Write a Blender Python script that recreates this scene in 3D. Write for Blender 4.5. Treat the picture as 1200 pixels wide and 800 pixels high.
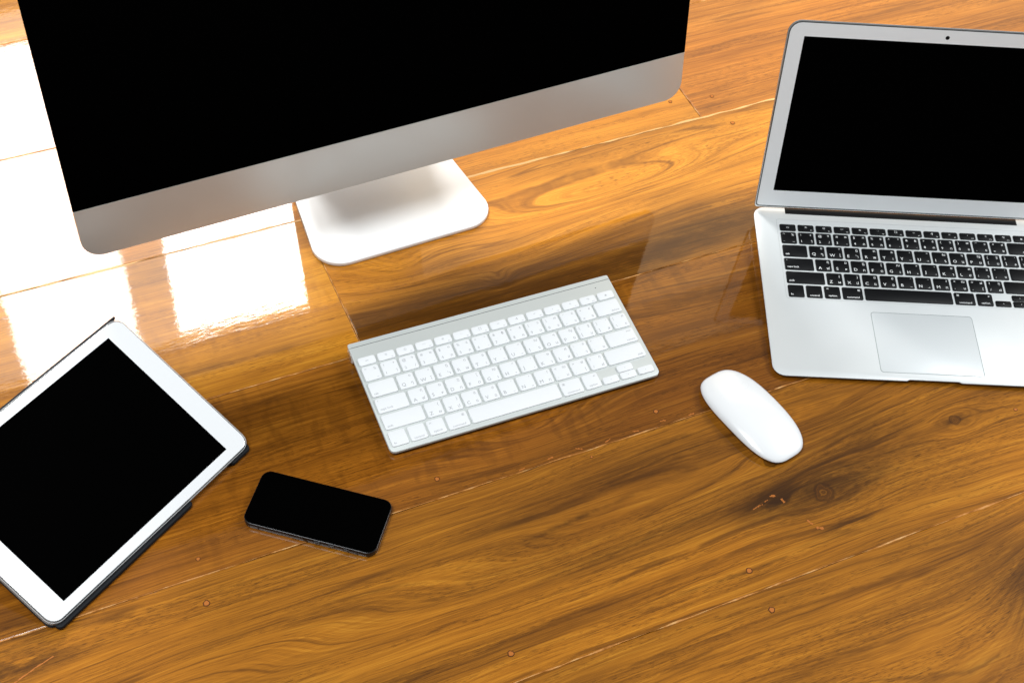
import bpy, bmesh, math, random
from mathutils import Matrix, Vector

S = bpy.context.scene
for o in list(bpy.data.objects):
    bpy.data.objects.remove(o, do_unlink=True)
COL = S.collection
R = math.radians

# ------------------------------------------------------------------ camera
cam_d = bpy.data.cameras.new('camera')
cam_d.sensor_width = 36.0
cam_d.lens = 50.0
cam_d.clip_start = 0.01
cam_d.clip_end = 100
cam = bpy.data.objects.new('camera', cam_d)
COL.objects.link(cam)
_R = Vector((0.99542666, 0.07320099, 0.06137905))
_U = Vector((-0.09552891, 0.76276614, 0.63957959))
_F = Vector((0.0, 0.64251804, -0.76627056))
M3 = Matrix((_R, _U, -_F)).transposed()
cam.matrix_world = Matrix.Translation((0, 0, 1.09308)) @ M3.to_4x4()
cam_d.dof.use_dof = True
cam_d.dof.focus_distance = 1.40
cam_d.dof.aperture_fstop = 13
S.camera = cam

# ------------------------------------------------------------------ light
S.view_settings.view_transform = 'Standard'
S.view_settings.look = 'None'
S.view_settings.gamma = 1
S.view_settings.exposure = 0.0
S.cycles.max_bounces = 7
S.cycles.diffuse_bounces = 3
S.cycles.glossy_bounces = 4
wd = bpy.data.worlds.new('World')
S.world = wd
wd.use_nodes = True
bg = wd.node_tree.nodes['Background']
bg.inputs[0].default_value = (0.93, 0.97, 1.0, 1)
bg.inputs[1].default_value = 0.22


def area(name, center, target, w, h, radiance, color, up=Vector((0, 0, 1)), spread=180):
    d = bpy.data.lights.new(name, 'AREA')
    d.shape = 'RECTANGLE'
    d.size = w
    d.size_y = h
    d.energy = radiance * math.pi * w * h
    d.color = color
    d.spread = R(spread)
    o = bpy.data.objects.new(name, d)
    COL.objects.link(o)
    z = (Vector(center) - Vector(target)).normalized()
    x = up.cross(z).normalized()
    y = z.cross(x)
    o.matrix_world = Matrix.Translation(center) @ Matrix((x, y, z)).transposed().to_4x4()
    return o


def wall_light(name, p0, p1, z0, z1, radiance, color):
    """upright light panel between two floor-plan points, facing the table"""
    p0, p1 = Vector(p0), Vector(p1)
    c = (p0 + p1) / 2
    n = Vector((p1.y - p0.y, -(p1.x - p0.x))).normalized()
    cz = (z0 + z1) / 2
    return area(name, (c.x, c.y, cz), (c.x + n.x, c.y + n.y, cz), (p1 - p0).length, z1 - z0, radiance, color)


wall_light('window_light', (-1.250, 2.217), (-0.985, 2.357), 0.85, 1.92, 21, (1.0, 0.99, 0.97))
wall_light('window_light', (-0.885, 2.394), (-0.573, 2.542), 0.85, 1.85, 36, (1.0, 0.99, 0.97))
wall_light('added_window_glow_light', (-1.34, 2.21), (-0.50, 2.615), 0.78, 1.93, 3.5, (1.0, 0.97, 0.92))  # added dim panel behind both panes, softens their glare and lightens the gap
wall_light('added_wall_glow_light', (-0.38, 2.63), (2.1, 3.82), 0.2, 2.50, 0.75, (1.0, 0.76, 0.50))  # added unseen panel standing in for the bright wall mirrored in the varnish
wall_light('added_wall_glow_light', (-0.36, 2.60), (2.1, 3.78), 0.2, 2.18, 0.70, (1.0, 0.76, 0.50))  # second added panel with a lower top, softens the mirrored upper edge
area('added_overhead_light', (2.20, 1.70, 2.20), (0.1, 0.85, 0), 1.0, 1.0, 19.0, (0.95, 0.985, 1.0), up=Vector((0, 1, 0)))  # added unseen soft light from back right, throws shadows to the lower left
area('added_overhead_light', (-0.75, 0.15, 2.20), (0.1, 0.95, 0), 0.9, 0.9, 18.5, (0.95, 0.985, 1.0), up=Vector((0, 1, 0)))  # added unseen front fill, brightens the laptop bezel and the computer chin

# ------------------------------------------------------------------ helpers
MM = 0.001


def link(o, parent=None):
    COL.objects.link(o)
    if parent is not None:
        o.parent = parent
    return o


def mesh_from(name, verts, faces, smooth=False):
    me = bpy.data.meshes.new(name)
    me.from_pydata([tuple(v) for v in verts], [], faces)
    me.update()
    if smooth:
        me.polygons.foreach_set('use_smooth', [True] * len(me.polygons))
    return me


def obj(name, me, mat, parent=None, mx=None):
    o = bpy.data.objects.new(name, me)
    if mat is not None:
        if len(me.materials) == 0:
            me.materials.append(mat)
        elif me.materials[0] != mat:
            o.material_slots[0].link = 'OBJECT'
            o.material_slots[0].material = mat
    link(o, parent)
    if mx is not None:
        o.matrix_basis = mx
    return o


def thing(name, label, cat, mx, group=None):
    o = bpy.data.objects.new(name, None)
    o.empty_display_size = 0.05
    link(o)
    o.matrix_basis = mx
    o['label'] = label
    o['category'] = cat
    if group:
        o['group'] = group
    return o


def rrect(w, h, r, n=4, cx=0, cy=0):
    """rounded rectangle outline, r = one radius or (tr, tl, bl, br); units mm"""
    if not isinstance(r, (tuple, list)):
        r = (r,) * 4
    pts = []
    for i, (sx, sy) in enumerate(((1, 1), (-1, 1), (-1, -1), (1, -1))):
        rr = max(min(r[i], w / 2, h / 2), 0.01)
        ox, oy = cx + sx * (w / 2 - rr), cy + sy * (h / 2 - rr)
        for k in range(n + 1):
            a = math.pi / 2 * (i + k / n)
            pts.append((ox + rr * math.cos(a), oy + rr * math.sin(a)))
    return pts


def loft(name, rings, cap0=True, cap1=True, smooth=True, angle=35):
    """rings: lists of (x,y,z) in mm, same count"""
    v, f = [], []
    n = len(rings[0])
    for r in rings:
        v += [(p[0] * MM, p[1] * MM, p[2] * MM) for p in r]
    for k in range(len(rings) - 1):
        a, b = k * n, (k + 1) * n
        for i in range(n):
            j = (i + 1) % n
            f.append((a + i, a + j, b + j, b + i))
    if cap0:
        f.append(tuple(range(n - 1, -1, -1)))
    if cap1:
        f.append(tuple((len(rings) - 1) * n + i for i in range(n)))
    me = mesh_from(name, v, f, smooth)
    if smooth:
        bm = bmesh.new()
        bm.from_mesh(me)
        bmesh.ops.recalc_face_normals(bm, faces=bm.faces)
        ca = math.cos(R(angle))
        for e in bm.edges:
            if len(e.link_faces) == 2 and e.link_faces[0].normal.dot(e.link_faces[1].normal) < ca:
                e.smooth = False
        bm.to_mesh(me)
        bm.free()
    return me


def at(pts, z):
    return [(p[0], p[1], z) for p in pts]


def slab(name, w, h, r, z0, z1, bev=0.4, n=4, cx=0, cy=0, bev0=None):
    """rounded slab with rounded top (and bottom) edges"""
    def rr(d):
        q = tuple(max(x - d, 0.01) for x in r) if isinstance(r, (tuple, list)) else max(r - d, 0.01)
        return rrect(w - 2 * d, h - 2 * d, q, n, cx, cy)
    b0 = bev if bev0 is None else bev0
    rings = []
    if b0 > 0:
        rings += [at(rr(b0), z0), at(rr(b0 * .3), z0 + b0 * .3), at(rr(0), z0 + b0)]
    else:
        rings += [at(rr(0), z0)]
    if bev > 0:
        rings += [at(rr(0), z1 - bev), at(rr(bev * .3), z1 - bev * .3), at(rr(bev), z1)]
    else:
        rings += [at(rr(0), z1)]
    return loft(name, rings)


def T(x, y, z):
    return Matrix.Translation((x * MM, y * MM, z * MM))


def RX(a):
    return Matrix.Rotation(a, 4, 'X')


def RZ(a):
    return Matrix.Rotation(a, 4, 'Z')


# ------------------------------------------------------------------ materials
def new_mat(name):
    m = bpy.data.materials.new(name)
    m.use_nodes = True
    return m, m.node_tree, m.node_tree.nodes['Principled BSDF']


def simple(name, col, rough=0.5, metal=0.0, spec=0.5, coat=0.0, coat_rough=0.03, grain=0.0, gscale=900, trans=0.0, bump=0.0):
    m, nt, b = new_mat(name)
    b.inputs['Base Color'].default_value = (*col, 1)
    b.inputs['Roughness'].default_value = rough
    b.inputs['Metallic'].default_value = metal
    b.inputs['Specular IOR Level'].default_value = spec
    b.inputs['Coat Weight'].default_value = coat
    b.inputs['Coat Roughness'].default_value = coat_rough
    b.inputs['Transmission Weight'].default_value = trans
    tc = nt.nodes.new('ShaderNodeTexCoord')
    nz = nt.nodes.new('ShaderNodeTexNoise')
    nz.inputs['Scale'].default_value = gscale
    nz.inputs['Detail'].default_value = 2
    nt.links.new(tc.outputs['Object'], nz.inputs['Vector'])
    mr = nt.nodes.new('ShaderNodeMapRange')
    mr.inputs['To Min'].default_value = max(rough - 0.06 - grain, 0.0)
    mr.inputs['To Max'].default_value = rough + 0.06 + grain
    n2 = nt.nodes.new('ShaderNodeTexNoise')
    n2.inputs['Scale'].default_value = 30
    n2.inputs['Detail'].default_value = 4
    nt.links.new(tc.outputs['Object'], n2.inputs['Vector'])
    nt.links.new(n2.outputs['Fac'], mr.inputs['Value'])
    nt.links.new(mr.outputs['Result'], b.inputs['Roughness'])
    if bump > 0:
        bp = nt.nodes.new('ShaderNodeBump')
        bp.inputs['Strength'].default_value = bump
        bp.inputs['Distance'].default_value = 0.00005
        nt.links.new(nz.outputs['Fac'], bp.inputs['Height'])
        nt.links.new(bp.outputs['Normal'], b.inputs['Normal'])
    return m


class NG:
    """tiny expression builder for shader nodes"""
    def __init__(s, nt):
        s.nt = nt

    def put(s, sock, v):
        if hasattr(v, 'is_output'):
            s.nt.links.new(v, sock)
        elif v is not None:
            sock.default_value = v

    def m(s, op, a, b=None, c=None, clamp=False):
        n = s.nt.nodes.new('ShaderNodeMath')
        n.operation = op
        n.use_clamp = clamp
        s.put(n.inputs[0], a)
        s.put(n.inputs[1], b)
        s.put(n.inputs[2], c)
        return n.outputs[0]

    def xyz(s, x, y, z=0.0):
        n = s.nt.nodes.new('ShaderNodeCombineXYZ')
        for i, v in enumerate((x, y, z)):
            s.put(n.inputs[i], v)
        return n.outputs[0]

    def noise(s, vec, scale=1, detail=2, rough=0.5, dist=0.0):
        n = s.nt.nodes.new('ShaderNodeTexNoise')
        s.put(n.inputs['Vector'], vec)
        n.inputs['Scale'].default_value = scale
        n.inputs['Detail'].default_value = detail
        n.inputs['Roughness'].default_value = rough
        n.inputs['Distortion'].default_value = dist
        return n.outputs['Fac']

    def step(s, v, a, b, to0=0.0, to1=1.0):
        n = s.nt.nodes.new('ShaderNodeMapRange')
        n.interpolation_type = 'SMOOTHSTEP'
        s.put(n.inputs['Value'], v)
        n.inputs['From Min'].default_value = a
        n.inputs['From Max'].default_value = b
        n.inputs['To Min'].default_value = to0
        n.inputs['To Max'].default_value = to1
        return n.outputs['Result']

    def mix(s, f, a, b, mode='MIX'):
        n = s.nt.nodes.new('ShaderNodeMix')
        n.data_type = 'RGBA'
        n.blend_type = mode
        n.clamp_factor = True
        s.put(n.inputs['Factor'], f)
        for sock, v in ((n.inputs[6], a), (n.inputs[7], b)):
            if isinstance(v, tuple):
                sock.default_value = (*v, 1)
            else:
                s.put(sock, v)
        return n.outputs[2]

    def ramp(s, v, stops):
        n = s.nt.nodes.new('ShaderNodeValToRGB')
        e = n.color_ramp.elements
        while len(e) < len(stops):
            e.new(0.5)
        for k, (p, c) in enumerate(stops):
            e[k].position = p
            e[k].color = (*c, 1)
        s.put(n.inputs[0], v)
        return n.outputs[0]

    def gauss(s, u, v, cu, cv, su, sv, ang=0.0):
        du = s.m('SUBTRACT', u, cu)
        dv = s.m('SUBTRACT', v, cv)
        if ang:
            c, sn = math.cos(ang), math.sin(ang)
            a = s.m('MULTIPLY_ADD', du, c, s.m('MULTIPLY', dv, sn))
            b = s.m('MULTIPLY_ADD', dv, c, s.m('MULTIPLY', du, -sn))
            du, dv = a, b
        du = s.m('DIVIDE', du, su)
        dv = s.m('DIVIDE', dv, sv)
        q = s.m('MULTIPLY_ADD', du, du, s.m('MULTIPLY', dv, dv))
        return s.m('EXPONENT', s.m('MULTIPLY', q, -1.0))


def wood(name, seed, light, mid, dark, knots=(), bumps=(), stains=(), heart=(), pale=(), mottle=0.0, wave=0.02, lines=0.5, streak=1.0, su=1.3):
    """varnished plank: contour field of the grain + knots, pores, stains under a glossy coat"""
    m, nt, b = new_mat(name)
    g = NG(nt)
    tc = nt.nodes.new('ShaderNodeTexCoord')
    sp = nt.nodes.new('ShaderNodeSeparateXYZ')
    nt.links.new(tc.outputs['Object'], sp.inputs[0])
    u, v = sp.outputs[0], sp.outputs[1]
    us = g.m('ADD', u, seed * 3.17)
    w1 = g.m('SUBTRACT', g.noise(g.xyz(g.m('MULTIPLY', us, su * 1.6), g.m('MULTIPLY', v, 5.0), seed), 1, 2, .5), .5)
    w2 = g.m('SUBTRACT', g.noise(g.xyz(g.m('MULTIPLY', us, su * 14), g.m('MULTIPLY', v, 30.0), seed), 1, 3, .55), .5)
    F = g.m('MULTIPLY_ADD', w1, wave * 2.2, v)
    F = g.m('MULTIPLY_ADD', w2, 0.0035, F)
    for (cu, cv, s1, s2, A, ang) in bumps:
        F = g.m('MULTIPLY_ADD', g.gauss(u, v, cu, cv, s1, s2, R(ang)), A, F)
    kmask = []
    for (cu, cv, rad, flow) in knots:
        q = g.gauss(u, v, cu, cv, flow * 2.0, flow)
        dv = g.m('SUBTRACT', v, cv)
        F = g.m('SUBTRACT', F, g.m('MULTIPLY', g.m('MULTIPLY', q, dv), .93))
        kmask.append((cu, cv, rad))
    bandA = g.noise(g.xyz(g.m('MULTIPLY', us, 1.4), g.m('MULTIPLY', F, 42.0), seed), 1, 2, .6)
    bandB = g.noise(g.xyz(g.m('MULTIPLY', us, 3.0), g.m('MULTIPLY', F, 170.0), seed + 5), 1, 3, .6)
    fib = g.noise(g.xyz(g.m('MULTIPLY', us, 16.0), g.m('MULTIPLY', F, 900.0), seed + 9), 1, 3, .65)
    fib2 = g.noise(g.xyz(g.m('MULTIPLY', us, 11.0), g.m('MULTIPLY', g.m('MULTIPLY_ADD', F, .35, v), 760.0), seed + 15), 1, 4, .7)
    t = g.m('MULTIPLY', bandA, .32)
    t = g.m('MULTIPLY_ADD', bandB, .24 * streak, t)
    t = g.m('MULTIPLY_ADD', fib, .34, t)
    t = g.m('MULTIPLY_ADD', fib2, .38, t)
    t = g.m('SUBTRACT', t, .14 + .12 * (streak - 1))
    col = g.ramp(t, [(.30, dark), (.44, tuple(.55 * a + .45 * c for a, c in zip(mid, dark))), (.535, mid), (.68, light)])
    # late-wood lines along the contours
    ln = g.noise(g.xyz(g.m('MULTIPLY', us, 2.0), g.m('MULTIPLY', F, 62.0), seed + 2), 1, 1, .5)
    la = g.m('ABSOLUTE', g.m('SUBTRACT', ln, .5))
    brk = g.noise(g.xyz(g.m('MULTIPLY', us, 22.0), g.m('MULTIPLY', F, 130.0), seed + 3), 1, 3, .6)
    lm = g.m('MULTIPLY', g.step(la, .035, .0), g.step(brk, .34, .54))
    col = g.mix(g.m('MULTIPLY', lm, lines), col, tuple(.75 * c for c in dark))
    l2 = g.noise(g.xyz(g.m('MULTIPLY', us, 3.0), g.m('MULTIPLY', F, 210.0), seed + 13), 1, 1, .5)
    l2 = g.step(g.m('ABSOLUTE', g.m('SUBTRACT', l2, .5)), .06, .0)
    bk2 = g.noise(g.xyz(g.m('MULTIPLY', us, 14.0), g.m('MULTIPLY', F, 90.0), seed + 14), 1, 3, .6)
    col = g.mix(g.m('MULTIPLY', g.m('MULTIPLY', l2, g.step(bk2, .44, .60)), .6 * lines), col, dark)
    # pores: short dark dashes
    po = g.noise(g.xyz(g.m('MULTIPLY', us, 110.0), g.m('MULTIPLY', g.m('MULTIPLY_ADD', F, .5, g.m('MULTIPLY', v, .5)), 2000.0), seed + 4), 1, 1, .5)
    pd = g.noise(g.xyz(g.m('MULTIPLY', us, 4.0), g.m('MULTIPLY', F, 60.0), seed + 11), 1, 2, .5)
    pm = g.m('MULTIPLY', g.step(po, .57, .64), g.step(pd, .42, .60))
    col = g.mix(g.m('MULTIPLY', pm, .62), col, tuple(.5 * c for c in dark))
    # cross-grain mottle
    if mottle:
        mo = g.noise(g.xyz(g.m('MULTIPLY', us, 85.0), g.m('MULTIPLY', v, 30.0), seed + 6), 1, 2, .5)
        mk = g.noise(g.xyz(g.m('MULTIPLY', us, 3.0), g.m('MULTIPLY', v, 22.0), seed + 8), 1, 2, .5)
        mm_ = g.m('MULTIPLY', g.step(mo, .46, .66), g.step(mk, .40, .60))
        col = g.mix(g.m('MULTIPLY', mm_, mottle), col, tuple(.8 * c for c in dark))
    big = g.noise(g.xyz(g.m('MULTIPLY', us, 3.0), g.m('MULTIPLY', v, 9.0), seed + 7), 1, 3, .5)
    col = g.mix(g.step(big, .40, .66, 0, .55), col, g.mix(1.0, col, (1.25, 1.16, 1.05), 'MULTIPLY'))
    col = g.mix(g.step(big, .54, .30, 0, .65), col, g.mix(1.0, col, (.66, .58, .5), 'MULTIPLY'))
    rag = g.noise(g.xyz(g.m('MULTIPLY', us, 28.0), g.m('MULTIPLY', F, 120.0), seed + 10), 1, 4, .65)
    for (cu, cv, s1, s2, A, ang) in stains:
        k = g.m('MULTIPLY', g.gauss(u, v, cu, cv, s1, s2, R(ang)), g.step(rag, .28, .60))
        col = g.mix(g.m('MULTIPLY', k, A), col, tuple(.38 * c for c in dark))
    for (cu, cv, s1, s2, A, ang) in heart:
        k = g.gauss(u, v, cu, cv, s1, s2, R(ang))
        k = g.m('MULTIPLY', k, g.step(g.m('ADD', g.m('MULTIPLY', bandA, .5), g.m('MULTIPLY', fib2, .5)), .66, .40, .55, 1.0))
        col = g.mix(g.m('MULTIPLY', k, A), col, tuple(.25 * c for c in dark))
    for (cu, cv, rad) in kmask:
        du = g.m('MULTIPLY', g.m('SUBTRACT', u, cu), .85)
        dv = g.m('SUBTRACT', v, cv)
        d = g.m('SQRT', g.m('MULTIPLY_ADD', du, du, g.m('MULTIPLY', dv, dv)))
        d = g.m('MULTIPLY_ADD', g.m('SUBTRACT', rag, .5), rad * .35, d)
        d = g.m('MULTIPLY_ADD', g.m('SUBTRACT', g.noise(g.xyz(u, v, seed), 90, 2, .5), .5), rad * 1.5, d)
        rg = g.noise(g.xyz(g.m('DIVIDE', d, rad * .13), 3.3, seed), 1, 2, .6)
        kc = g.ramp(rg, [(.32, tuple(.35 * c for c in dark)), (.5, dark), (.66, tuple(.7 * c for c in mid))])
        col = g.mix(g.m('MULTIPLY', g.step(d, rad * 1.25, rad * .6), .75), col, kc)
        col = g.mix(g.m('MULTIPLY', g.step(g.m('ABSOLUTE', g.m('SUBTRACT', d, rad)), rad * .3, 0), .55), col, tuple(.35 * c for c in dark))
    for (cu, cv, s1, s2, A, ang) in pale:
        k = g.gauss(u, v, cu, cv, s1, s2, R(ang))
        col = g.mix(g.m('MULTIPLY', k, A), col, tuple(1.12 * c for c in light))
    nt.links.new(col, b.inputs['Base Color'])
    b.inputs['Roughness'].default_value = .42
    b.inputs['Specular IOR Level'].default_value = .08
    b.inputs['Coat Weight'].default_value = 1.0
    b.inputs['Coat IOR'].default_value = 1.46
    b.inputs['Coat Roughness'].default_value = .03
    # brush ripples, sunken pores and small runs in the varnish
    h1 = g.noise(g.xyz(g.m('MULTIPLY', us, 20.0), g.m('MULTIPLY', v, 60.0), seed + 20), 1, 2, .5)
    h2 = g.noise(g.xyz(g.m('MULTIPLY', us, 130.0), g.m('MULTIPLY', v, 330.0), seed + 21), 1, 2, .5)
    h3 = g.noise(g.xyz(g.m('MULTIPLY', us, 3.2), g.m('MULTIPLY', v, 7.0), seed + 22), 1, 1, .5)
    hh = g.m('MULTIPLY', h1, 6e-5)
    hh = g.m('MULTIPLY_ADD', h2, 1.9e-5, hh)
    hh = g.m('MULTIPLY_ADD', h3, 2.2e-4, hh)
    bp = nt.nodes.new('ShaderNodeBump')
    bp.inputs['Strength'].default_value = 1.0
    bp.inputs['Distance'].default_value = 1.0
    nt.links.new(hh, bp.inputs['Height'])
    nt.links.new(bp.outputs['Normal'], b.inputs['Coat Normal'])
    return m


# ------------------------------------------------------------------ the varnished table top
TH = R(27.706)
table = bpy.data.objects.new('table_top', None)
link(table)
table.matrix_basis = RZ(TH)
table['kind'] = 'structure'
table['label'] = 'glossy varnished table top of wide orange-brown wooden planks'

VB = [0.080, 0.277, 0.4706, 0.6634, 0.8484, 1.0457, 1.2423, 1.438, 1.635, 1.83]
U0, U1 = -0.75, 2.05
oL, oM, oD = (.51, .222, .019), (.350, .130, .0080), (.098, .032, .0026)
bright = ((.70, .315, .036), (.52, .200, .015), (.20, .066, .005))
amber = ((.62, .30, .028), (.46, .185, .012), (.20, .066, .006))
red = ((.40, .135, .017), (.235, .070, .0075), (.075, .021, .003))

# rows: list of (u0, u1, material spec)
SPEC = {
    0: [(U0, U1, dict(cols=(oL, oM, oD)))],
    1: [(U0, U1, dict(cols=(oL, oM, oD), bumps=[(.66, .24, .30, .11, .10, 0), (.20, .36, .25, .02, .012, 0), (.84, .40, .10, .05, -.05, 20)],
                      stains=[(.77, .375, .045, .06, .75, 25), (.735, .33, .03, .03, .5, 0)], heart=[(.77, .37, .06, .06, .45, 25), (.45, .385, .12, .012, .35, 0)], wave=.012, streak=1.15))],
    2: [(U0, U1, dict(cols=(oL, oM, oD), knots=[(.627, .540, .0085, .026), (.600, .589, .006, .016), (.795, .566, .0045, .014)],
                      bumps=[(.36, .572, .28, .022, .024, 3), (.50, .600, .20, .018, .008, 5), (.66, .62, .10, .012, .012, 0), (.85, .59, .20, .03, -.02, 6), (.02, .575, .28, .03, -.025, 0), (-.13, .60, .14, .03, .025, 0)],
                      heart=[(.60, .546, .055, .020, .75, 0), (.65, .55, .06, .03, .4, 0), (.45, .63, .10, .010, .35, 3), (.25, .50, .15, .012, .3, 0), (.70, .60, .10, .02, .35, 0)], stains=[(.572, .547, .036, .010, .95, 0), (.595, .552, .06, .022, .6, 0), (.655, .548, .035, .018, .55, 0), (.632, .500, .035, .006, .9, 0), (.70, .565, .07, .03, .45, 0), (.67, .59, .05, .02, .35, 0),
                              (.795, .566, .018, .005, .9, 0), (.52, .645, .05, .004, .6, 0), (.40, .598, .06, .003, .75, 5), (.33, .615, .05, .004, .5, 0), (-.095, .635, .05, .014, .8, 0), (.44, .555, .12, .006, .4, 3), (.48, .62, .10, .008, .4, 3)], lines=.6, streak=1.0))],
    3: [(U0, U1, dict(cols=((.41, .158, .013), (.255, .087, .0058), (.085, .026, .002)), bumps=[(.40, .70, .08, .02, .02, 0), (.72, .79, .20, .03, .02, 0)],
                      stains=[(.66, .80, .07, .008, .5, 0), (.10, .79, .12, .02, .35, 0)], heart=[(.13, .82, .16, .05, .45, 0), (.72, .755, .16, .03, .3, 0)], mottle=.3, wave=.014, streak=1.1))],
    4: [(U0, .2835, dict(cols=amber, stains=[(.12, .885, .10, .006, .45, 0), (.22, .88, .02, .004, .5, 0)], mottle=.25, wave=.01, lines=.2, streak=.8)),
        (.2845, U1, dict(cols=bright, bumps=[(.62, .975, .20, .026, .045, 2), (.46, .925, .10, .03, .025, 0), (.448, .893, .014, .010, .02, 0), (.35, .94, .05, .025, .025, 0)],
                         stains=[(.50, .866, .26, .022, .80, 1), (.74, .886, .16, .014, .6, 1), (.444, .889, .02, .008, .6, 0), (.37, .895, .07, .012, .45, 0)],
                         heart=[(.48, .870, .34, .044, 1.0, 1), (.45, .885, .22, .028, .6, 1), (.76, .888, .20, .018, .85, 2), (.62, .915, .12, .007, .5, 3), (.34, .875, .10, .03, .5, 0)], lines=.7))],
    5: [(U0, .7695, dict(cols=bright, wave=.01, lines=.25, streak=.7)),
        (.7705, U1, dict(cols=((.58, .23, .032), (.42, .145, .014), (.16, .048, .006)), wave=.014, streak=1.1))],
    6: [(U0, U1, dict(cols=((.58, .24, .034), (.40, .14, .015), (.14, .045, .006)), wave=.012))],
    7: [(U0, U1, dict(cols=amber, lines=.2, streak=.8))],
    8: [(U0, U1, dict(cols=amber, lines=.2, streak=.8))],
}
rng = random.Random(4)
PLANKS = {}
for row, pieces in SPEC.items():
    v0, v1 = VB[row] + .0003, VB[row + 1] - .0003
    for pi, (a, b_, sp) in enumerate(pieces):
        sp = dict(sp)
        cols = sp.pop('cols')
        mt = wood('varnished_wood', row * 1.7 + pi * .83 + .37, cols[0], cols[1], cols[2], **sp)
        # chamfered plank with a faint tilt of its own
        cx, cy = (a + b_) / 2, (v0 + v1) / 2
        tv = rng.uniform(-.0012, .0012)
        ring = []
        w, h = b_ - a, v1 - v0
        prof = [(0, -.03), (0, -.0007), (.0003, -.0002), (.0009, 0)]
        verts, faces = [], []
        for d, z in prof:
            for sx, sy in ((1, 1), (-1, 1), (-1, -1), (1, -1)):
                y = cy + sy * (h / 2 - d)
                verts.append((cx + sx * (w / 2 - d), y, z + (y - cy) * tv))
        for k in range(3):
            for i in range(4):
                j = (i + 1) % 4
                faces.append((k * 4 + i, k * 4 + j, k * 4 + 4 + j, k * 4 + 4 + i))
        faces.append((12, 13, 14, 15))
        faces.append((3, 2, 1, 0))
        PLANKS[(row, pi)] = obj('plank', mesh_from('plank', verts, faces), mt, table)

# pale filler in the joints: ragged narrow strips
def filler_mat():
    m, nt, b = new_mat('joint_filler')
    g = NG(nt)
    tc = nt.nodes.new('ShaderNodeTexCoord')
    n = g.noise(tc.outputs['Object'], 60, 4, .6)
    nt.links.new(g.ramp(n, [(.36, (.26, .09, .012)), (.50, (.48, .20, .05)), (.66, (.66, .38, .15))]), b.inputs['Base Color'])
    b.inputs['Roughness'].default_value = .6
    b.inputs['Specular IOR Level'].default_value = .15
    return m


FILL = filler_mat()
FILL_PALE = simple('pale_filler', (.70, .42, .17), .5, spec=.2)


def strip(name, pts, wfun, z, mat, parent):
    verts, faces = [], []
    for i, (x, y) in enumerate(pts):
        if i == 0:
            dx, dy = pts[1][0] - x, pts[1][1] - y
        else:
            dx, dy = x - pts[i - 1][0], y - pts[i - 1][1]
        l = math.hypot(dx, dy) or 1
        nx, ny = -dy / l, dx / l
        a, c = wfun(i), wfun(i + 1000)
        verts += [(x + nx * a, y + ny * a, z), (x - nx * c, y - ny * c, z), (x + nx * a * .9, y + ny * a * .9, z - .0006), (x - nx * c * .9, y - ny * c * .9, z - .0006)]
    for i in range(len(pts) - 1):
        k = i * 4
        faces += [(k, k + 1, k + 5, k + 4), (k + 2, k, k + 4, k + 6), (k + 1, k + 3, k + 7, k + 5)]
    return obj(name, mesh_from(name, verts, faces), mat, parent)


JW = {1: .0003, 2: .0008, 3: .0007, 4: .0006, 5: .0016, 6: .0007, 7: .0008, 8: .0006}
for k in range(1, 9):
    vv = VB[k]
    wv = [rng.uniform(.25, 1.0) for _ in range(3000)]
    for _ in range(2):
        wv = [(wv[i - 1] + wv[i] + wv[(i + 1) % 3000]) / 3 for i in range(3000)]
    n = 520
    pts = [(U0 + (U1 - U0) * i / n, vv) for i in range(n + 1)]
    strip('joint_filler', pts, lambda i, w=JW[k], wv=wv: w * max(.06, (wv[i % 3000] - .46) * 3.6), .00014, FILL_PALE if k == 5 else FILL, table)
for uu, va, vb in ((.284, VB[4], VB[5]), (.770, VB[5], VB[6])):
    n = 40
    wv = [rng.uniform(.2, 1.0) for _ in range(2000)]
    strip('joint_filler', [(uu, va + .001 + (vb - va - .002) * i / n) for i in range(n + 1)], lambda i, wv=wv: .00055 * wv[i % 2000], .00012, FILL, table)

# copper-coloured plugs over the nail holes, and resin in the cracks of the knots
PLUG = simple('plug_resin', (.42, .135, .026), .5, spec=.15)
PRING = simple('plug_ring', (.07, .024, .006), .5, spec=.15)


def plug(u, v, r=.0031):
    row = max(i for i in range(9) if VB[i] <= v)
    pi = 1 if ((row == 4 and u > .284) or (row == 5 and u > .77)) else 0
    par = PLANKS[(row, pi)]
    n = 12
    jit = [rng.uniform(.86, 1.1) for _ in range(n)]
    def disc(rr, z):
        return [(math.cos(2 * math.pi * i / n) * rr * jit[i], math.sin(2 * math.pi * i / n) * rr * jit[i], z) for i in range(n)]
    sc = 1000
    ring = loft('plug_ring', [[(x * sc, y * sc, z * sc) for x, y, z in disc(r * 1.32, .00005)], [(x * sc, y * sc, z * sc) for x, y, z in disc(r * 1.27, .00022)]], smooth=False)
    core = loft('nail_plug', [[(x * sc, y * sc, z * sc) for x, y, z in disc(r, .0001)], [(x * sc, y * sc, z * sc) for x, y, z in disc(r * .93, .0003)]], smooth=False)
    c = obj('nail_plug', core, PLUG, par, Matrix.Translation((u, v, 0)))
    obj('plug_ring', ring, PRING, c)


for u, v, r in ((.064, .636, .0033), (.288, .496, .0031), (.518, .450, .0031), (.519, .492, .003), (.295, .684, .0026), (.522, .681, .0027),
                (.069, .681, .0022), (.448, .846 + .012, .002), (.420, 1.028, .0028), (.80, 1.075, .0026), (.748, 1.083, .0024), (.80, 1.025, .0026), (.86, .555, .002), (.44, .655, .0015)):
    plug(u, v, r * .78)


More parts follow.
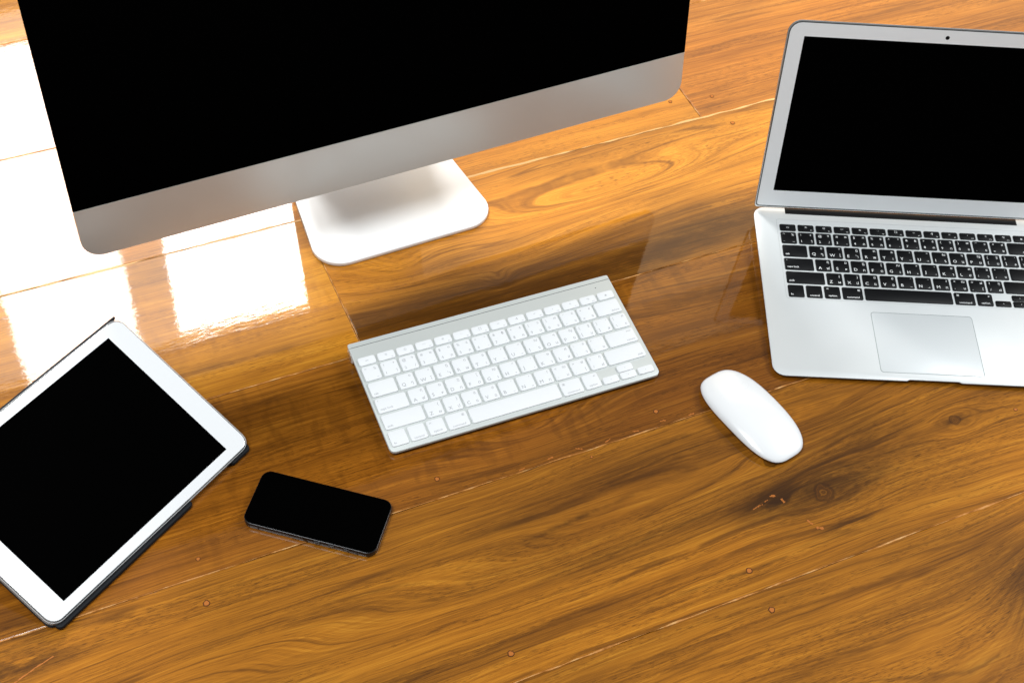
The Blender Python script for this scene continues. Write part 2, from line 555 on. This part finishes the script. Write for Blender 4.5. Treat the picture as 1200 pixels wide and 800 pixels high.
def crack(pts, w, seed):
    r2 = random.Random(seed)
    P = []
    for (x0, y0), (x1, y1) in zip(pts[:-1], pts[1:]):
        for k in range(6):
            t = k / 6
            P.append((x0 + (x1 - x0) * t + r2.uniform(-1, 1) * .0004, y0 + (y1 - y0) * t + r2.uniform(-1, 1) * .0004))
    P.append(pts[-1])
    ws = [r2.uniform(.15, 1.0) for _ in range(len(P) + 1)]
    row = max(i for i in range(9) if VB[i] <= pts[0][1])
    strip('crack_filler', P, lambda i: w * ws[i % len(ws)], .0002, PLUG, PLANKS[(row, 0)])


crack([(.555, .5475), (.561, .5490), (.566, .5492)], .0011, 1)
crack([(.569, .5505), (.573, .552)], .0010, 5)
crack([(.577, .5545), (.582, .5535)], .0015, 2)
crack([(.5855, .548), (.5865, .5435)], .0016, 6)
crack([(.5965, .519), (.5985, .513)], .0012, 3)
crack([(.600, .509), (.606, .506)], .0017, 7)
crack([(-.100, .622), (-.085, .628), (-.066, .634)], .0007, 4)
for k in range(8):
    crack([(.37 + k * .03, .6655 + .002 * (k % 3)), (.376 + k * .03, .6660 + .002 * (k % 2))], .0009, 10 + k)

# ------------------------------------------------------------------ materials of the devices
ALU = simple('satin_aluminium', (.84, .85, .85), .36, .40, grain=.03, bump=.25)
ALU_DECK = simple('pale_aluminium', (.67, .695, .70), .42, .30, bump=.2)
ALU_KB = simple('keyboard_aluminium', (.585, .615, .60), .45, .25, bump=.2)
ALU_CHIN = simple('grey_aluminium', (.78, .78, .75), .34, .65, bump=.25)
ALU_EDGE = simple('polished_edge', (.72, .73, .73), .2, .9)
GLASS_BLK = simple('black_screen', (.0006, .0006, .0006), .2, spec=0.0)
BLK = simple('black_plastic', (.004, .0045, .005), .42, spec=.2)
BLK_KEY = simple('black_key', (.0035, .0038, .0045), .45, spec=.16, bump=.3)
BLK_GLOSS = simple('black_anodised', (.010, .012, .015), .26, .3)
WHT = simple('white_plastic', (.80, .81, .82), .25, coat=.4)
WHT_KEY = simple('white_key', (.76, .775, .79), .40, spec=.3)
WHT_BEZ = simple('white_glass_bezel', (.76, .77, .78), .12, spec=.5)
LEG_W = simple('white_print', (.85, .86, .86), .5)
LEG_G = simple('grey_print', (.34, .35, .37), .5)
RUB = simple('grey_rubber', (.05, .05, .05), .7)
GASK = simple('dark_gasket', (.03, .045, .045), .5)
CLEAR = simple('clear_plastic', (.75, .76, .76), .12)
CLEAR.node_tree.nodes['Principled BSDF'].inputs['Alpha'].default_value = .4
FABRIC = simple('black_cover', (.007, .0085, .011), .6, spec=.2, bump=.8, gscale=2500)

# ------------------------------------------------------------------ key legends
GLYPH = {}


def collect(layout):
    return sorted({t for row in layout for key in row for (t, *_r) in key[2]})


def th_key(ch, lo, up):
    s = [(ch, 'bl', 5.4)] if ch else []
    if lo:
        s.append((lo, 'br', 4.8))
    if up:
        s.append((up, 'tr', 4.4))
    return s


NUM = [('~', '`', '_', '%'), ('!', '1', 'ๅ', '+'), ('@', '2', '/', '๑'), ('#', '3', '-', '๒'), ('$', '4', 'ภ', '๓'), ('%', '5', 'ถ', '๔'), ('^', '6', 'ุ', 'ู'),
       ('&', '7', 'ึ', '฿'), ('*', '8', 'ค', '๕'), ('(', '9', 'ต', '๖'), (')', '0', 'จ', '๗'), ('_', '-', 'ข', '๘'), ('+', '=', 'ช', '๙')]
Q = [('Q', 'ๆ', '๐'), ('W', 'ไ', '"'), ('E', 'ำ', 'ฎ'), ('R', 'พ', 'ฑ'), ('T', 'ะ', 'ธ'), ('Y', 'ั', 'ํ'), ('U', 'ี', '๊'), ('I', 'ร', 'ณ'), ('O', 'น', 'ฯ'), ('P', 'ย', 'ญ')]
A_ = [('A', 'ฟ', 'ฤ'), ('S', 'ห', 'ฆ'), ('D', 'ก', 'ฏ'), ('F', 'ด', 'โ'), ('G', 'เ', 'ฌ'), ('H', '้', '็'), ('J', '่', '๋'), ('K', 'า', 'ษ'), ('L', 'ส', 'ศ')]
Z = [('Z', 'ผ', '('), ('X', 'ป', ')'), ('C', 'แ', 'ฉ'), ('V', 'อ', 'ฮ'), ('B', 'ิ', 'ฺ'), ('N', 'ื', '์'), ('M', 'ท', '?')]


def two(a, b, lo, up):
    return [(a, 'tl', 4.2), (b, 'bl', 4.4), (lo, 'br', 4.4), (up, 'tr', 4.2)]


FNI = ['☼', '☀', '▭', '⊞', '⋯', '⁖', '◂◂', '▸❙', '▸▸', '◂', '◂)', '◂))']
UP = 19.0
row0 = [(UP * 14.5 / 14, 'f', [('esc', 'c', 2.6)])] + [(UP * 14.5 / 14, 'f', [(FNI[k], 'c', 3.0), ('F%d' % (k + 1), 'br', 1.9)]) for k in range(12)] + [(UP * 14.5 / 14, 'f', [('⏏', 'c', 3.4)])]
row1 = [(UP, 'n', two(*q)) for q in NUM] + [(UP * 1.5, 'n', [('delete', 'br', 3.4)])]
row2 = [(UP * 1.5, 'n', [('tab', 'bl', 3.5)])] + [(UP, 'n', th_key(*q)) for q in Q] + [(UP, 'n', two('{', '[', 'บ', 'ฐ')), (UP, 'n', two('}', ']', 'ล', ',')), (UP, 'n', two('|', '\\', 'ฃ', 'ฅ'))]
row3 = [(UP * 1.75, 'n', [('caps lock', 'bl', 3.4), ('•', 'tl', 3)])] + [(UP, 'n', th_key(*q)) for q in A_] + [(UP, 'n', two(':', ';', 'ว', 'ซ')), (UP, 'n', two('"', "'", 'ง', '.')), (UP * 1.75, 'n', [('enter', 'tr', 2.5), ('return', 'br', 3.4)])]
row4 = [(UP * 2.25, 'n', [('shift', 'bl', 3.4)])] + [(UP, 'n', th_key(*q)) for q in Z] + [(UP, 'n', two('<', ',', 'ม', 'ฒ')), (UP, 'n', two('>', '.', 'ใ', 'ฬ')), (UP, 'n', two('?', '/', 'ฝ', 'ฦ')), (UP * 2.25, 'n', [('shift', 'br', 3.4)])]
row5 = [(UP, 'n', [('fn', 'bl', 3.5)]), (UP, 'n', [('control', 'b', 3.4)]), (UP, 'n', [('option', 'b', 3.4), ('alt', 'tl', 2.4)]), (UP * 1.25, 'n', [('command', 'b', 3.4), ('⌘', 'tr', 3.4)]),
        (UP * 5, 'n', []), (UP * 1.25, 'n', [('command', 'b', 3.4), ('⌘', 'tl', 3.4)]), (UP, 'n', [('option', 'b', 3.4), ('alt', 'tr', 2.4)]),
        (UP, 'h', [('◂', 'c', 3)]), (UP, 'u', [('▴', 'c', 3)]), (UP, 'h', [('▸', 'c', 3)])]
LAYOUT = [row0, row1, row2, row3, row4, row5]

tmp = []
for t in collect(LAYOUT) + ['▾']:
    cu = bpy.data.curves.new('t', 'FONT')
    cu.body = t
    cu.size = 1.0
    cu.align_x = 'LEFT'
    cu.resolution_u = 2
    o = bpy.data.objects.new('t', cu)
    COL.objects.link(o)
    tmp.append((t, o, cu))
dg = bpy.context.evaluated_depsgraph_get()
dg.update()
for t, o, cu in tmp:
    me = o.evaluated_get(dg).to_mesh()
    vs = [v.co.copy() for v in me.vertices]
    fs = [tuple(p.vertices) for p in me.polygons]
    o.evaluated_get(dg).to_mesh_clear()
    if vs:
        x0, x1 = min(v.x for v in vs), max(v.x for v in vs)
        y0, y1 = min(v.y for v in vs), max(v.y for v in vs)
        GLYPH[t] = (vs, fs, x0, x1, y0, y1)
for t, o, cu in tmp:
    bpy.data.objects.remove(o, do_unlink=True)
    bpy.data.curves.remove(cu)

LEGC = {}


def legend_mesh(specs, w, h):
    key = (tuple(specs), round(w, 2), round(h, 2))
    if key in LEGC:
        return LEGC[key]
    V, Fc = [], []
    for t, pos, size in specs:
        if t not in GLYPH:
            continue
        vs, fs, x0, x1, y0, y1 = GLYPH[t]
        s = size * 1.0
        gw, gh = (x1 - x0) * s, (y1 - y0) * s
        if gw > w - 2.2:
            s *= (w - 2.2) / gw
            gw, gh = (x1 - x0) * s, (y1 - y0) * s
        mx, my = 2.5, 2.3
        if h < 12:
            my = 1.2
        ox = {'l': -w / 2 + mx, 'r': w / 2 - mx - gw}.get(pos[-1], -gw / 2)
        oy = {'t': h / 2 - my - gh, 'b': -h / 2 + my}.get(pos[0], -gh / 2 + (1.0 if h < 12 and len(specs) > 1 else 0))
        if pos == 'b':
            ox, oy = -gw / 2, -h / 2 + 1.8
        b0 = len(V)
        V += [((v.x - x0) * s * MM + ox * MM, (v.y - y0) * s * MM + oy * MM, 0) for v in vs]
        Fc += [tuple(i + b0 for i in f) for f in fs]
    me = mesh_from('legend', V, Fc) if V else None
    LEGC[key] = me
    return me


def build_keys(parent, frame, x_left, y_bottom, pitch, kh, fn_h, gap, hgt, r, mat, legmat, cache):
    """lays the key rows out on a deck frame (x right, y away from the typist, z up), units mm"""
    tops = [y_bottom + kh + pitch * (4 - i) for i in range(5)]      # tops of rows 1..5
    for ri, row in enumerate(LAYOUT):
        x = x_left
        for (wu, kind, leg) in row:
            w = wu - gap
            if ri == 0:
                h, yc = fn_h, tops[0] + gap * .85 + fn_h / 2
            else:
                h, yc = kh, tops[ri - 1] - kh / 2
            todo = []
            hh = (kh - .7) / 2
            if kind == 'h':
                todo.append((hh, tops[4] - kh + hh / 2, leg))
            elif kind == 'u':
                todo.append((hh, tops[4] - hh / 2, leg))
                todo.append((hh, tops[4] - kh + hh / 2, [('▾', 'c', 3)]))
            else:
                todo.append((h, yc, leg))
            for h, yc, lg in todo:
                k = (round(w, 2), round(h, 2))
                if k not in cache:
                    cache[k] = slab('key', w, h, r, -.5, hgt, bev=.35, bev0=0, n=3)
                ko = obj('key', cache[k], mat, parent, frame @ T(x + wu / 2 - gap / 2 + 0, yc, 0))
                lm = legend_mesh(lg, w, h) if lg else None
                if lm:
                    obj('legend', lm, legmat, ko, T(0, 0, hgt + .03))
            x += wu


# ------------------------------------------------------------------ wireless keyboard
def place(x, y, deg):
    return Matrix.Translation((x, y, 0)) @ RZ(R(deg))


kb = thing('wireless_keyboard', 'slim silver wireless keyboard with white keys lying below the big monitor foot', 'keyboard', place(-.00555, .88325, 26.639))
ang = math.atan2(10.5, 130)
KF = T(0, -65, 6.5) @ RX(ang)           # deck frame: y from the front edge
plate = loft('body_plate', [at(rrect(279.6, 128.5, (1.5, 1.5, 5.5, 5.5), 5, 0, 65), -3.4), at(rrect(281, 130.4, (2, 2, 6, 6), 5, 0, 65), -2.9),
                            at(rrect(281, 130.4, (2, 2, 6, 6), 5, 0, 65), -.5), at(rrect(280.6, 130, (1.8, 1.8, 5.8, 5.8), 5, 0, 65), -.12), at(rrect(280, 129.4, (1.5, 1.5, 5.5, 5.5), 5, 0, 65), 0)])
obj('body_plate', plate, ALU_KB, kb, KF)
n = 28
tube = []
for xx, rr in ((-140.4, 6.5), (-139.8, 7.3), (139.8, 7.3), (140.4, 6.5)):
    tube.append([(xx, 121.4 + rr * 1.08 * math.cos(2 * math.pi * i / n), -8.05 + rr * math.sin(2 * math.pi * i / n)) for i in range(n)])
obj('battery_tube', loft('battery_tube', tube), ALU, kb, KF)
obj('deck_groove', slab('deck_groove', 279.6, .5, .1, -.2, .05, 0, 2, 0, 124.6), GASK, kb, KF)
for sx, mt in ((-1, ALU_EDGE), (1, WHT)):
    cap = [[(sx * xx, 121.4 + rr * math.cos(2 * math.pi * i / n), -8.05 + rr * math.sin(2 * math.pi * i / n)) for i in range(n)] for xx, rr in ((139.5, 5.2), (140.7, 5.2), (140.9, 4.8))]
    obj('battery_cap' if sx < 0 else 'power_button', loft('cap', cap), mt, kb, KF)
for sx in (-1, 1):
    obj('rubber_foot', slab('rubber_foot', 16, 4, 2, -5.2, -3.2, .3, 4, sx * 120, 8), RUB, kb, KF)
build_keys(kb, KF, -136.9, 4.9, 19.25, 16.6, 9.4, 2.5, 1.6, 1.9, WHT_KEY, LEG_G, {})
obj('indicator_light', slab('indicator_light', 1.2, 1.2, .6, -.2, .04, 0, 3, 122, 118), GASK, kb, KF)

# ------------------------------------------------------------------ laptop
lp = thing('open_laptop', 'silver open laptop with black keys and blank dark display standing beside the mouse', 'laptop', place(.41666, 1.02525, 3.684))
SL = math.atan(.0475)
LF = T(0, -113.5, 5.5) @ RX(SL)
LW, LD = 325, 226


def lring(d, r, zf):
    return [(x, y, zf(y)) for x, y in rrect(LW - 2 * d, LD - 2 * d, r, 6, 0, LD / 2)]


def bot(y):
    return -(5.5 + y * .0475) + 1.5


# front edge outline carries the thumb notch in the middle
def notch(pts, depth):
    out = []
    for x, y, z in pts:
        out.append((x, y, z))
    i = min(range(len(out)), key=lambda k: (out[k][1], out[k][0]))
    # front edge runs from the left corner to the right corner: insert the notch between them
    k = max(j for j in range(len(out)) if out[j][0] < 0 and abs(out[j][1] - out[i][1]) < .5 and out[j][0] > -155)
    y0, zz = out[k][1], out[k][2]
    ins = [(-28, y0, zz), (-25, y0 + depth, zz), (25, y0 + depth, zz), (28, y0, zz)]
    return out[:k + 1] + ins + out[k + 1:]


rings = [notch(lring(16, 10, bot), 1.6), notch(lring(6, 12, lambda y: bot(y) * .72 - .3), 1.6), notch(lring(1.0, 12.5, lambda y: bot(y) * .33 - .6), 1.6), notch(lring(0, 13, lambda y: -.8), 1.6),
         notch(lring(.25, 12.8, lambda y: -.25), 1.5), notch(lring(.8, 12.3, lambda y: 0), 1.3)]
obj('base', loft('base', rings), ALU_DECK, lp, LF)
# shallow recess border round the keys
def frame_mesh(name, wo, ho, ro, wi, hi, ri, z0, z1, cx, cy):
    a, b = rrect(wo, ho, ro, 4, cx, cy), rrect(wi, hi, ri, 4, cx, cy)
    return loft(name, [at(a, z0), at(a, z1), at(b, z1), at(b, z0)], False, False, smooth=False)


obj('keyboard_border', frame_mesh('keyboard_border', 278.4, 110.4, 3, 277.6, 109.6, 2.8, -.1, .07, 0, 154), simple('border_shade', (.55, .57, .57), .4, .5), lp, LF)
build_keys(lp, LF, -136.3 , 100.9, 18.35, 16.0, 9.2, 2.3, .8, 1.6, BLK_KEY, LEG_W, {})
obj('trackpad', slab('trackpad', 105, 75.6, 3, -.2, .10, .1, 5, 0, 47.5, bev0=0), simple('trackpad_glass', (.64, .67, .68), .34, .2), lp, LF)
obj('trackpad_gap', frame_mesh('trackpad_gap', 106.2, 76.8, 3.4, 105.0, 75.6, 3, -.1, .05, 0, 47.5), simple('gap_shade', (.22, .25, .25), .5), lp, LF)
# hinge barrel in its slot
hn = []
for xx in (-127, 127):
    hn.append([(xx, 222.5 + 3.4 * math.cos(2 * math.pi * i / 16), -2.6 + 3.4 * math.sin(2 * math.pi * i / 16)) for i in range(16)])
obj('hinge_barrel', loft('hinge_barrel', hn), BLK, lp, LF)
obj('hinge_slot', slab('hinge_slot', 256, 8.4, .3, -.3, .12, 0, 2, 0, 221.4), BLK, lp, LF)
for sx in (-1, 1):
    for yy in (18, 200):
        obj('rubber_foot', slab('rubber_foot', 15, 15, 7.5, 0, 1.9, .4, 5, sx * 120, yy - 113.5), RUB, lp)
# lid: x across, y up the lid, z towards the typist
LID = T(0, 108, 15) @ RX(math.pi / 2 - R(12.798))
LH = 218.2
cyl = 4.3 + LH / 2


def lr(d, r, z):
    return at(rrect(325 - 2 * d, LH - 2 * d, (r, r, 4, 4) if r > 4 else r, 6, 0, cyl), z)


obj('lid_shell', loft('lid_shell', [lr(60, 8, -6.6), lr(14, 10, -5.6), lr(3, 12, -3.6), lr(.3, 13, -1.8), lr(0, 13, -.6), lr(.2, 13, -.15), lr(.7, 12.4, 0), lr(1.4, 12, 0), lr(1.5, 12, -.5)]), ALU_EDGE, lp, LID)
obj('lid_gasket', loft('lid_gasket', [lr(1.35, 12, -.6), lr(1.35, 12, -.12), lr(2.6, 11.2, -.10), lr(2.6, 11.2, -.6)], False, False, smooth=False), GASK, lp, LID)
SX, SY0, SY1 = 144.9, 25.8, 205.4
outer = rrect(325 - 5, LH - 5, (11, 11, 3, 3), 6, 0, cyl)
bz = frame_mesh('bezel', 325 - 5, LH - 5, (11, 11, 3, 3), 2 * SX, SY1 - SY0, .6, -.6, .02, 0, cyl)
inner = rrect(2 * SX, SY1 - SY0, .6, 4, 0, (SY0 + SY1) / 2)
outer = rrect(325 - 5, LH - 5, (11, 11, 3, 3), 4, 0, cyl)
bz = loft('bezel', [at(outer, -.5), at(outer, .02), at(inner, .02), at(inner, -.6)], False, False, smooth=False)
obj('bezel', bz, simple('lid_aluminium', (.90, .925, .94), .42, .15, bump=.2), lp, LID)
obj('display', slab('display', 2 * SX - .1, SY1 - SY0 - .1, .6, -1.0, -.12, 0, 3, 0, (SY0 + SY1) / 2), GLASS_BLK, lp, LID)
cm = obj('webcam', slab('webcam', 4.2, 4.2, 2.1, -.2, .08, 0, 4, -1.0, 212), BLK, lp, LID)
obj('lens', slab('lens', 1.8, 1.8, .9, .05, .16, .05, 4, -1.0, 212, bev0=0), GLASS_BLK, cm)

# ------------------------------------------------------------------ mouse
def uvw(u, v):
    c, s = math.cos(TH), math.sin(TH)
    return (c * u - s * v, s * u + c * v)


mx_, my_ = uvw(.6045, .6405)
dirv = Vector(uvw(.024, -.116))
mrot = math.degrees(math.atan2(dirv.y, dirv.x)) + 90
ms = thing('wireless_mouse', 'smooth glossy white wireless mouse lying between the white keyboard and the laptop', 'mouse', place(mx_, my_, mrot))


def mring(sc, z, flat=3.3, dome=0.0, n=56):
    out = []
    for i in range(n):
        a = 2 * math.pi * i / n
        c, s = math.cos(a), math.sin(a)
        x = 30.4 * sc * math.copysign(abs(c) ** (2 / flat), c)
        y = 58.8 * sc * math.copysign(abs(s) ** (2 / 3.1), s)
        x *= 1 - .05 * (abs(y) / 57.5) ** 2
        out.append((x, y, z - dome * (y / 57.5) ** 2))
    return out


top = [mring(.985, 7.2, dome=2.6), mring(1.0, 8.0, dome=2.8), mring(.994, 9.4, dome=3.2), mring(.96, 11.2, dome=3.9), mring(.88, 13.2, dome=4.9), mring(.72, 15.4, dome=6.0), mring(.5, 17.0, dome=7), mring(.25, 17.9, dome=7.6), mring(.06, 18.2, dome=8)]
obj('top_shell', loft('top_shell', top, angle=60), WHT, ms)
obj('base_tray', loft('base_tray', [mring(.66, 1.0), mring(.78, 1.3), mring(.88, 3.0, dome=.6), mring(.95, 5.6, dome=1.8), mring(.975, 7.4, dome=2.6)], angle=60), ALU, ms)
for sx in (-1, 1):
    obj('glide_rail', slab('glide_rail', 3.5, 76, 1.7, 0, 1.4, .3, 4, sx * 15, 0), BLK, ms)

# ------------------------------------------------------------------ phone
ph = thing('mobile_phone', 'small black mobile phone with blank screen lying flat between tablet and keyboard', 'phone', place(-.15852, .69118, -10.045))
obj('body', slab('body', 123.8, 58.6, 8.8, .2, 7.0, .55, 8), BLK_GLOSS, ph)
gl = obj('front_glass', slab('front_glass', 122.6, 57.4, 8.3, 6.9, 7.6, .25, 8), GLASS_BLK, ph)
hb = obj('home_button', slab('home_button', 10.6, 10.6, 5.3, 7.5, 7.64, .1, 8, -52.5, 0), GLASS_BLK, ph)
obj('earpiece', slab('earpiece', 2.0, 10, 1, 7.5, 7.63, .05, 4, 54.5, 0), GLASS_BLK, ph)
for k, xx in enumerate((36, 22, 9)):
    obj('volume_button' if k else 'mute_switch', slab('side_button', 6 if k else 5, .9, .4, 2.4, 5.2, .2, 4, xx, -29.5), BLK_GLOSS, ph)
for xx in (-46, 46):
    for sy in (-1, 1):
        obj('antenna_band', slab('antenna_band', 1.4, .1, .04, .9, 6.4, 0, 2, xx, sy * 29.32), BLK, ph)

# ------------------------------------------------------------------ tablet on its folded cover
AT = .38081
TBX = place(-.36246, .69574, -31.311)
tb = thing('tablet', 'white-bezelled tablet with blank black screen propped at a slant on a black folding case', 'tablet', TBX)
# plane: right long edge low (z 9.5), left long edge high
TF = Matrix.Translation((0, 0, (9.5 + math.sin(AT) * 84.75) * MM)) @ Matrix.Rotation(AT, 4, 'Y')
obj('rear_shell', loft('rear_shell', [at(rrect(160, 231, 6, 6), -7.4), at(rrect(166, 236.5, 9, 6), -6.6), at(rrect(168.8, 239.3, 10, 6), -4.2), at(rrect(169.5, 240, 10.3, 6), -1.2), at(rrect(169.3, 239.8, 10.2, 6), -.3), at(rrect(168.3, 238.8, 9.7, 6), -.02)]), ALU_EDGE, tb, TF)
SW, SH = 149.2, 198
o_, i_ = rrect(168.2, 238.7, 9.6, 6), rrect(SW, SH, .4, 6)
obj('front_bezel', loft('front_bezel', [at(o_, -.3), at(o_, .12), at(i_, .12), at(i_, -.3)], False, False, smooth=False), WHT_BEZ, tb, TF)
obj('display', slab('display', SW + .5, SH + .5, .4, -.8, .17, 0, 6), GLASS_BLK, tb, TF)
hb = obj('home_button', slab('home_button', 11, 11, 5.5, 0, .16, .05, 8, 0, -109), WHT_BEZ, tb, TF)
obj('button_mark', frame_mesh('button_mark', 4, 4, .8, 3.3, 3.3, .6, .1, .2, 0, -109), LEG_G, hb)

cs = thing('tablet_case', 'black folding cover case with clear plastic rim under the slanted white tablet', 'case', TBX)
sh_o = rrect(172.4, 242.8, 11.5, 6)
obj('clear_rim', loft('clear_rim', [at(rrect(168, 238.5, 9.8, 6), -8.4), at(rrect(171.4, 241.8, 11, 6), -7.4), at(sh_o, -5.2), at(rrect(172.0, 242.4, 11.3, 6), -.9), at(rrect(170.6, 241, 10.8, 6), -.9), at(rrect(170.2, 240.6, 10.6, 6), -5.0), at(rrect(166, 236.5, 9, 6), -7.6)], True, True), CLEAR, cs, TF)
# rear panel of the cover against the back, reaching past the high edge; wedge folds under it
obj('rear_panel', slab('rear_panel', 173, 242.6, 8, -11.0, -8.6, .5, 4, -1.0, 0), FABRIC, cs, TF)
obj('spine_flap', slab('spine_flap', 2.2, 240.0, .9, -10.4, -3.0, .5, 4, -87.2, 0), FABRIC, cs, TF)


def panel(name, p0, p1, th, y0, y1):
    """cover panel between two points (x,z) of the cross-section, running along y"""
    p0, p1 = Vector(p0), Vector(p1)
    d = (p1 - p0).normalized()
    nrm = Vector((-d.y, d.x)) * th / 2
    q = [p0 + nrm, p1 + nrm, p1 - nrm, p0 - nrm]
    rings = [[(c.x, y, c.y) for c in q] for y in (y0, y1)]
    return loft(name, rings, smooth=False)


hx = -84 * math.cos(AT)
zl = 9.5 + math.sin(AT) * (84.75 + 84) - 11.5
obj('cover_panel', panel('cover_panel', (hx - 2, zl), (hx - 6, 2.2), 3, -119, 119), FABRIC, cs)
obj('cover_panel', panel('cover_panel', (hx - 6, 1.6), (hx + 64, 1.6), 3, -119, 119), FABRIC, cs)
obj('cover_panel', panel('cover_panel', (hx + 64, 2.2), (hx + 50, zl - 24), 3, -119, 119), FABRIC, cs)
obj('cover_lip', slab('cover_lip', 12, 160, 5, .3, 5.0, 1.6, 4, 76.2, -37.6), FABRIC, cs)
obj('cover_corner', slab('cover_corner', 11, 26, (8, 4, 4, 4), .3, 5.0, 1.6, 5, 75.4, 106.5), FABRIC, cs)

# ------------------------------------------------------------------ all-in-one desktop computer
im = thing('desktop_computer', 'large all-in-one desktop computer with black screen, grey chin and silver foot', 'computer', place(-.12619, 1.05322, 29.356))
TI = R(7.432)
IF = T(0, 0, 86.6) @ RX(math.pi / 2 - TI)         # x across, y up the screen, z towards the viewer
IW, CH, IH = 650, 56.5, 446
chin_o = rrect(IW - .4, CH - .3, (.3, .3, 20, 20), 8, 0, CH / 2)
obj('chin_panel', loft('chin_panel', [at(chin_o, -4.8), at(chin_o, -.4), at(rrect(IW - 1.0, CH - .8, (.3, .3, 19.7, 19.7), 8, 0, CH / 2), 0)]), ALU_CHIN, im, IF)
obj('screen_glass', slab('screen_glass', IW - .3, IH - CH - .2, (20, 20, .3, .3), -2.5, .15, .2, 8, 0, CH + (IH - CH) / 2), GLASS_BLK, im, IF)


def ir(d, r, z):
    return at(rrect(IW - 2 * d, IH - 2 * d, max(r, 1), 8, 0, IH / 2), z)


obj('rear_shell', loft('rear_shell', [ir(2.0, 18, -2.6), ir(1.2, 19, -2.8), ir(1.2, 19, -5), ir(12, 16, -8), ir(60, 14, -15), ir(120, 12, -26), ir(180, 10, -36), ir(215, 4, -39)]), ALU, im, IF)
cmr = obj('webcam', slab('webcam', 5, 5, 2.5, .1, .3, 0, 5, 0, IH - 13), BLK, im, IF)
obj('lens', slab('lens', 2, 2, 1, .25, .36, .03, 5, 0, IH - 13, bev0=0), GLASS_BLK, cmr)
# foot: slightly flared plate with rounded front corners (x across, y depth)


def foot_outline(d):
    fw, bw, rf, y0, y1 = 101.5 - d, 84 - d, 31 - d, -24.0 + d, 162 - d
    pts = []
    cr = []
    sx = (fw - bw) / (y1 - y0)
    for k in range(9):                            # front-right corner going from the front edge to the side
        a = -math.pi / 2 + (math.pi / 2) * k / 8
        pts.append((fw - rf + rf * math.cos(a) - 2, y0 + rf + rf * math.sin(a)))
    for k in range(5):
        a = math.pi / 2 * k / 4
        pts.append((bw - 6 + 6 * math.cos(a), y1 - 6 + 6 * math.sin(a)))
    left = [(-x, y) for x, y in reversed(pts)]
    return pts + left


FOOT = simple('foot_aluminium', (.86, .87, .87), .45, .12, bump=.2)
obj('foot_plate', loft('foot_plate', [at(foot_outline(1.2), .2), at(foot_outline(.3), .6), at(foot_outline(0), 1.2), at(foot_outline(0), 4.4), at(foot_outline(.3), 5.0), at(foot_outline(.9), 5.3)]), FOOT, im)
# neck: sheet that curls up from the back of the foot and leans forward to the shell
prof = []
for k in range(9):
    a = math.pi / 2 * k / 8
    prof.append((118 + 40 * math.sin(a), 5 + 40 * (1 - math.cos(a))))
prof += [(152, 90), (132, 160), (108, 240)]
rings = []
for i, (y, z) in enumerate(prof):
    w = 84 - 10 * min(1, i / 8)
    p = prof[max(i - 1, 0)]
    q = prof[min(i + 1, len(prof) - 1)]
    dy, dz = q[0] - p[0], q[1] - p[1]
    l = math.hypot(dy, dz)
    ny, nz = -dz / l * 2.6, dy / l * 2.6
    rings.append([(-w, y - ny, z - nz), (w, y - ny, z - nz), (w, y + ny, z + nz), (-w, y + ny, z + nz)])
obj('neck', loft('neck', rings), ALU, im)
obj('hinge', slab('hinge', 130, 46, 6, 66, 100, 2, 4, 0, 0), ALU, im, T(0, 0, 86.6) @ RX(math.pi / 2 - TI) @ T(0, 150, -136))
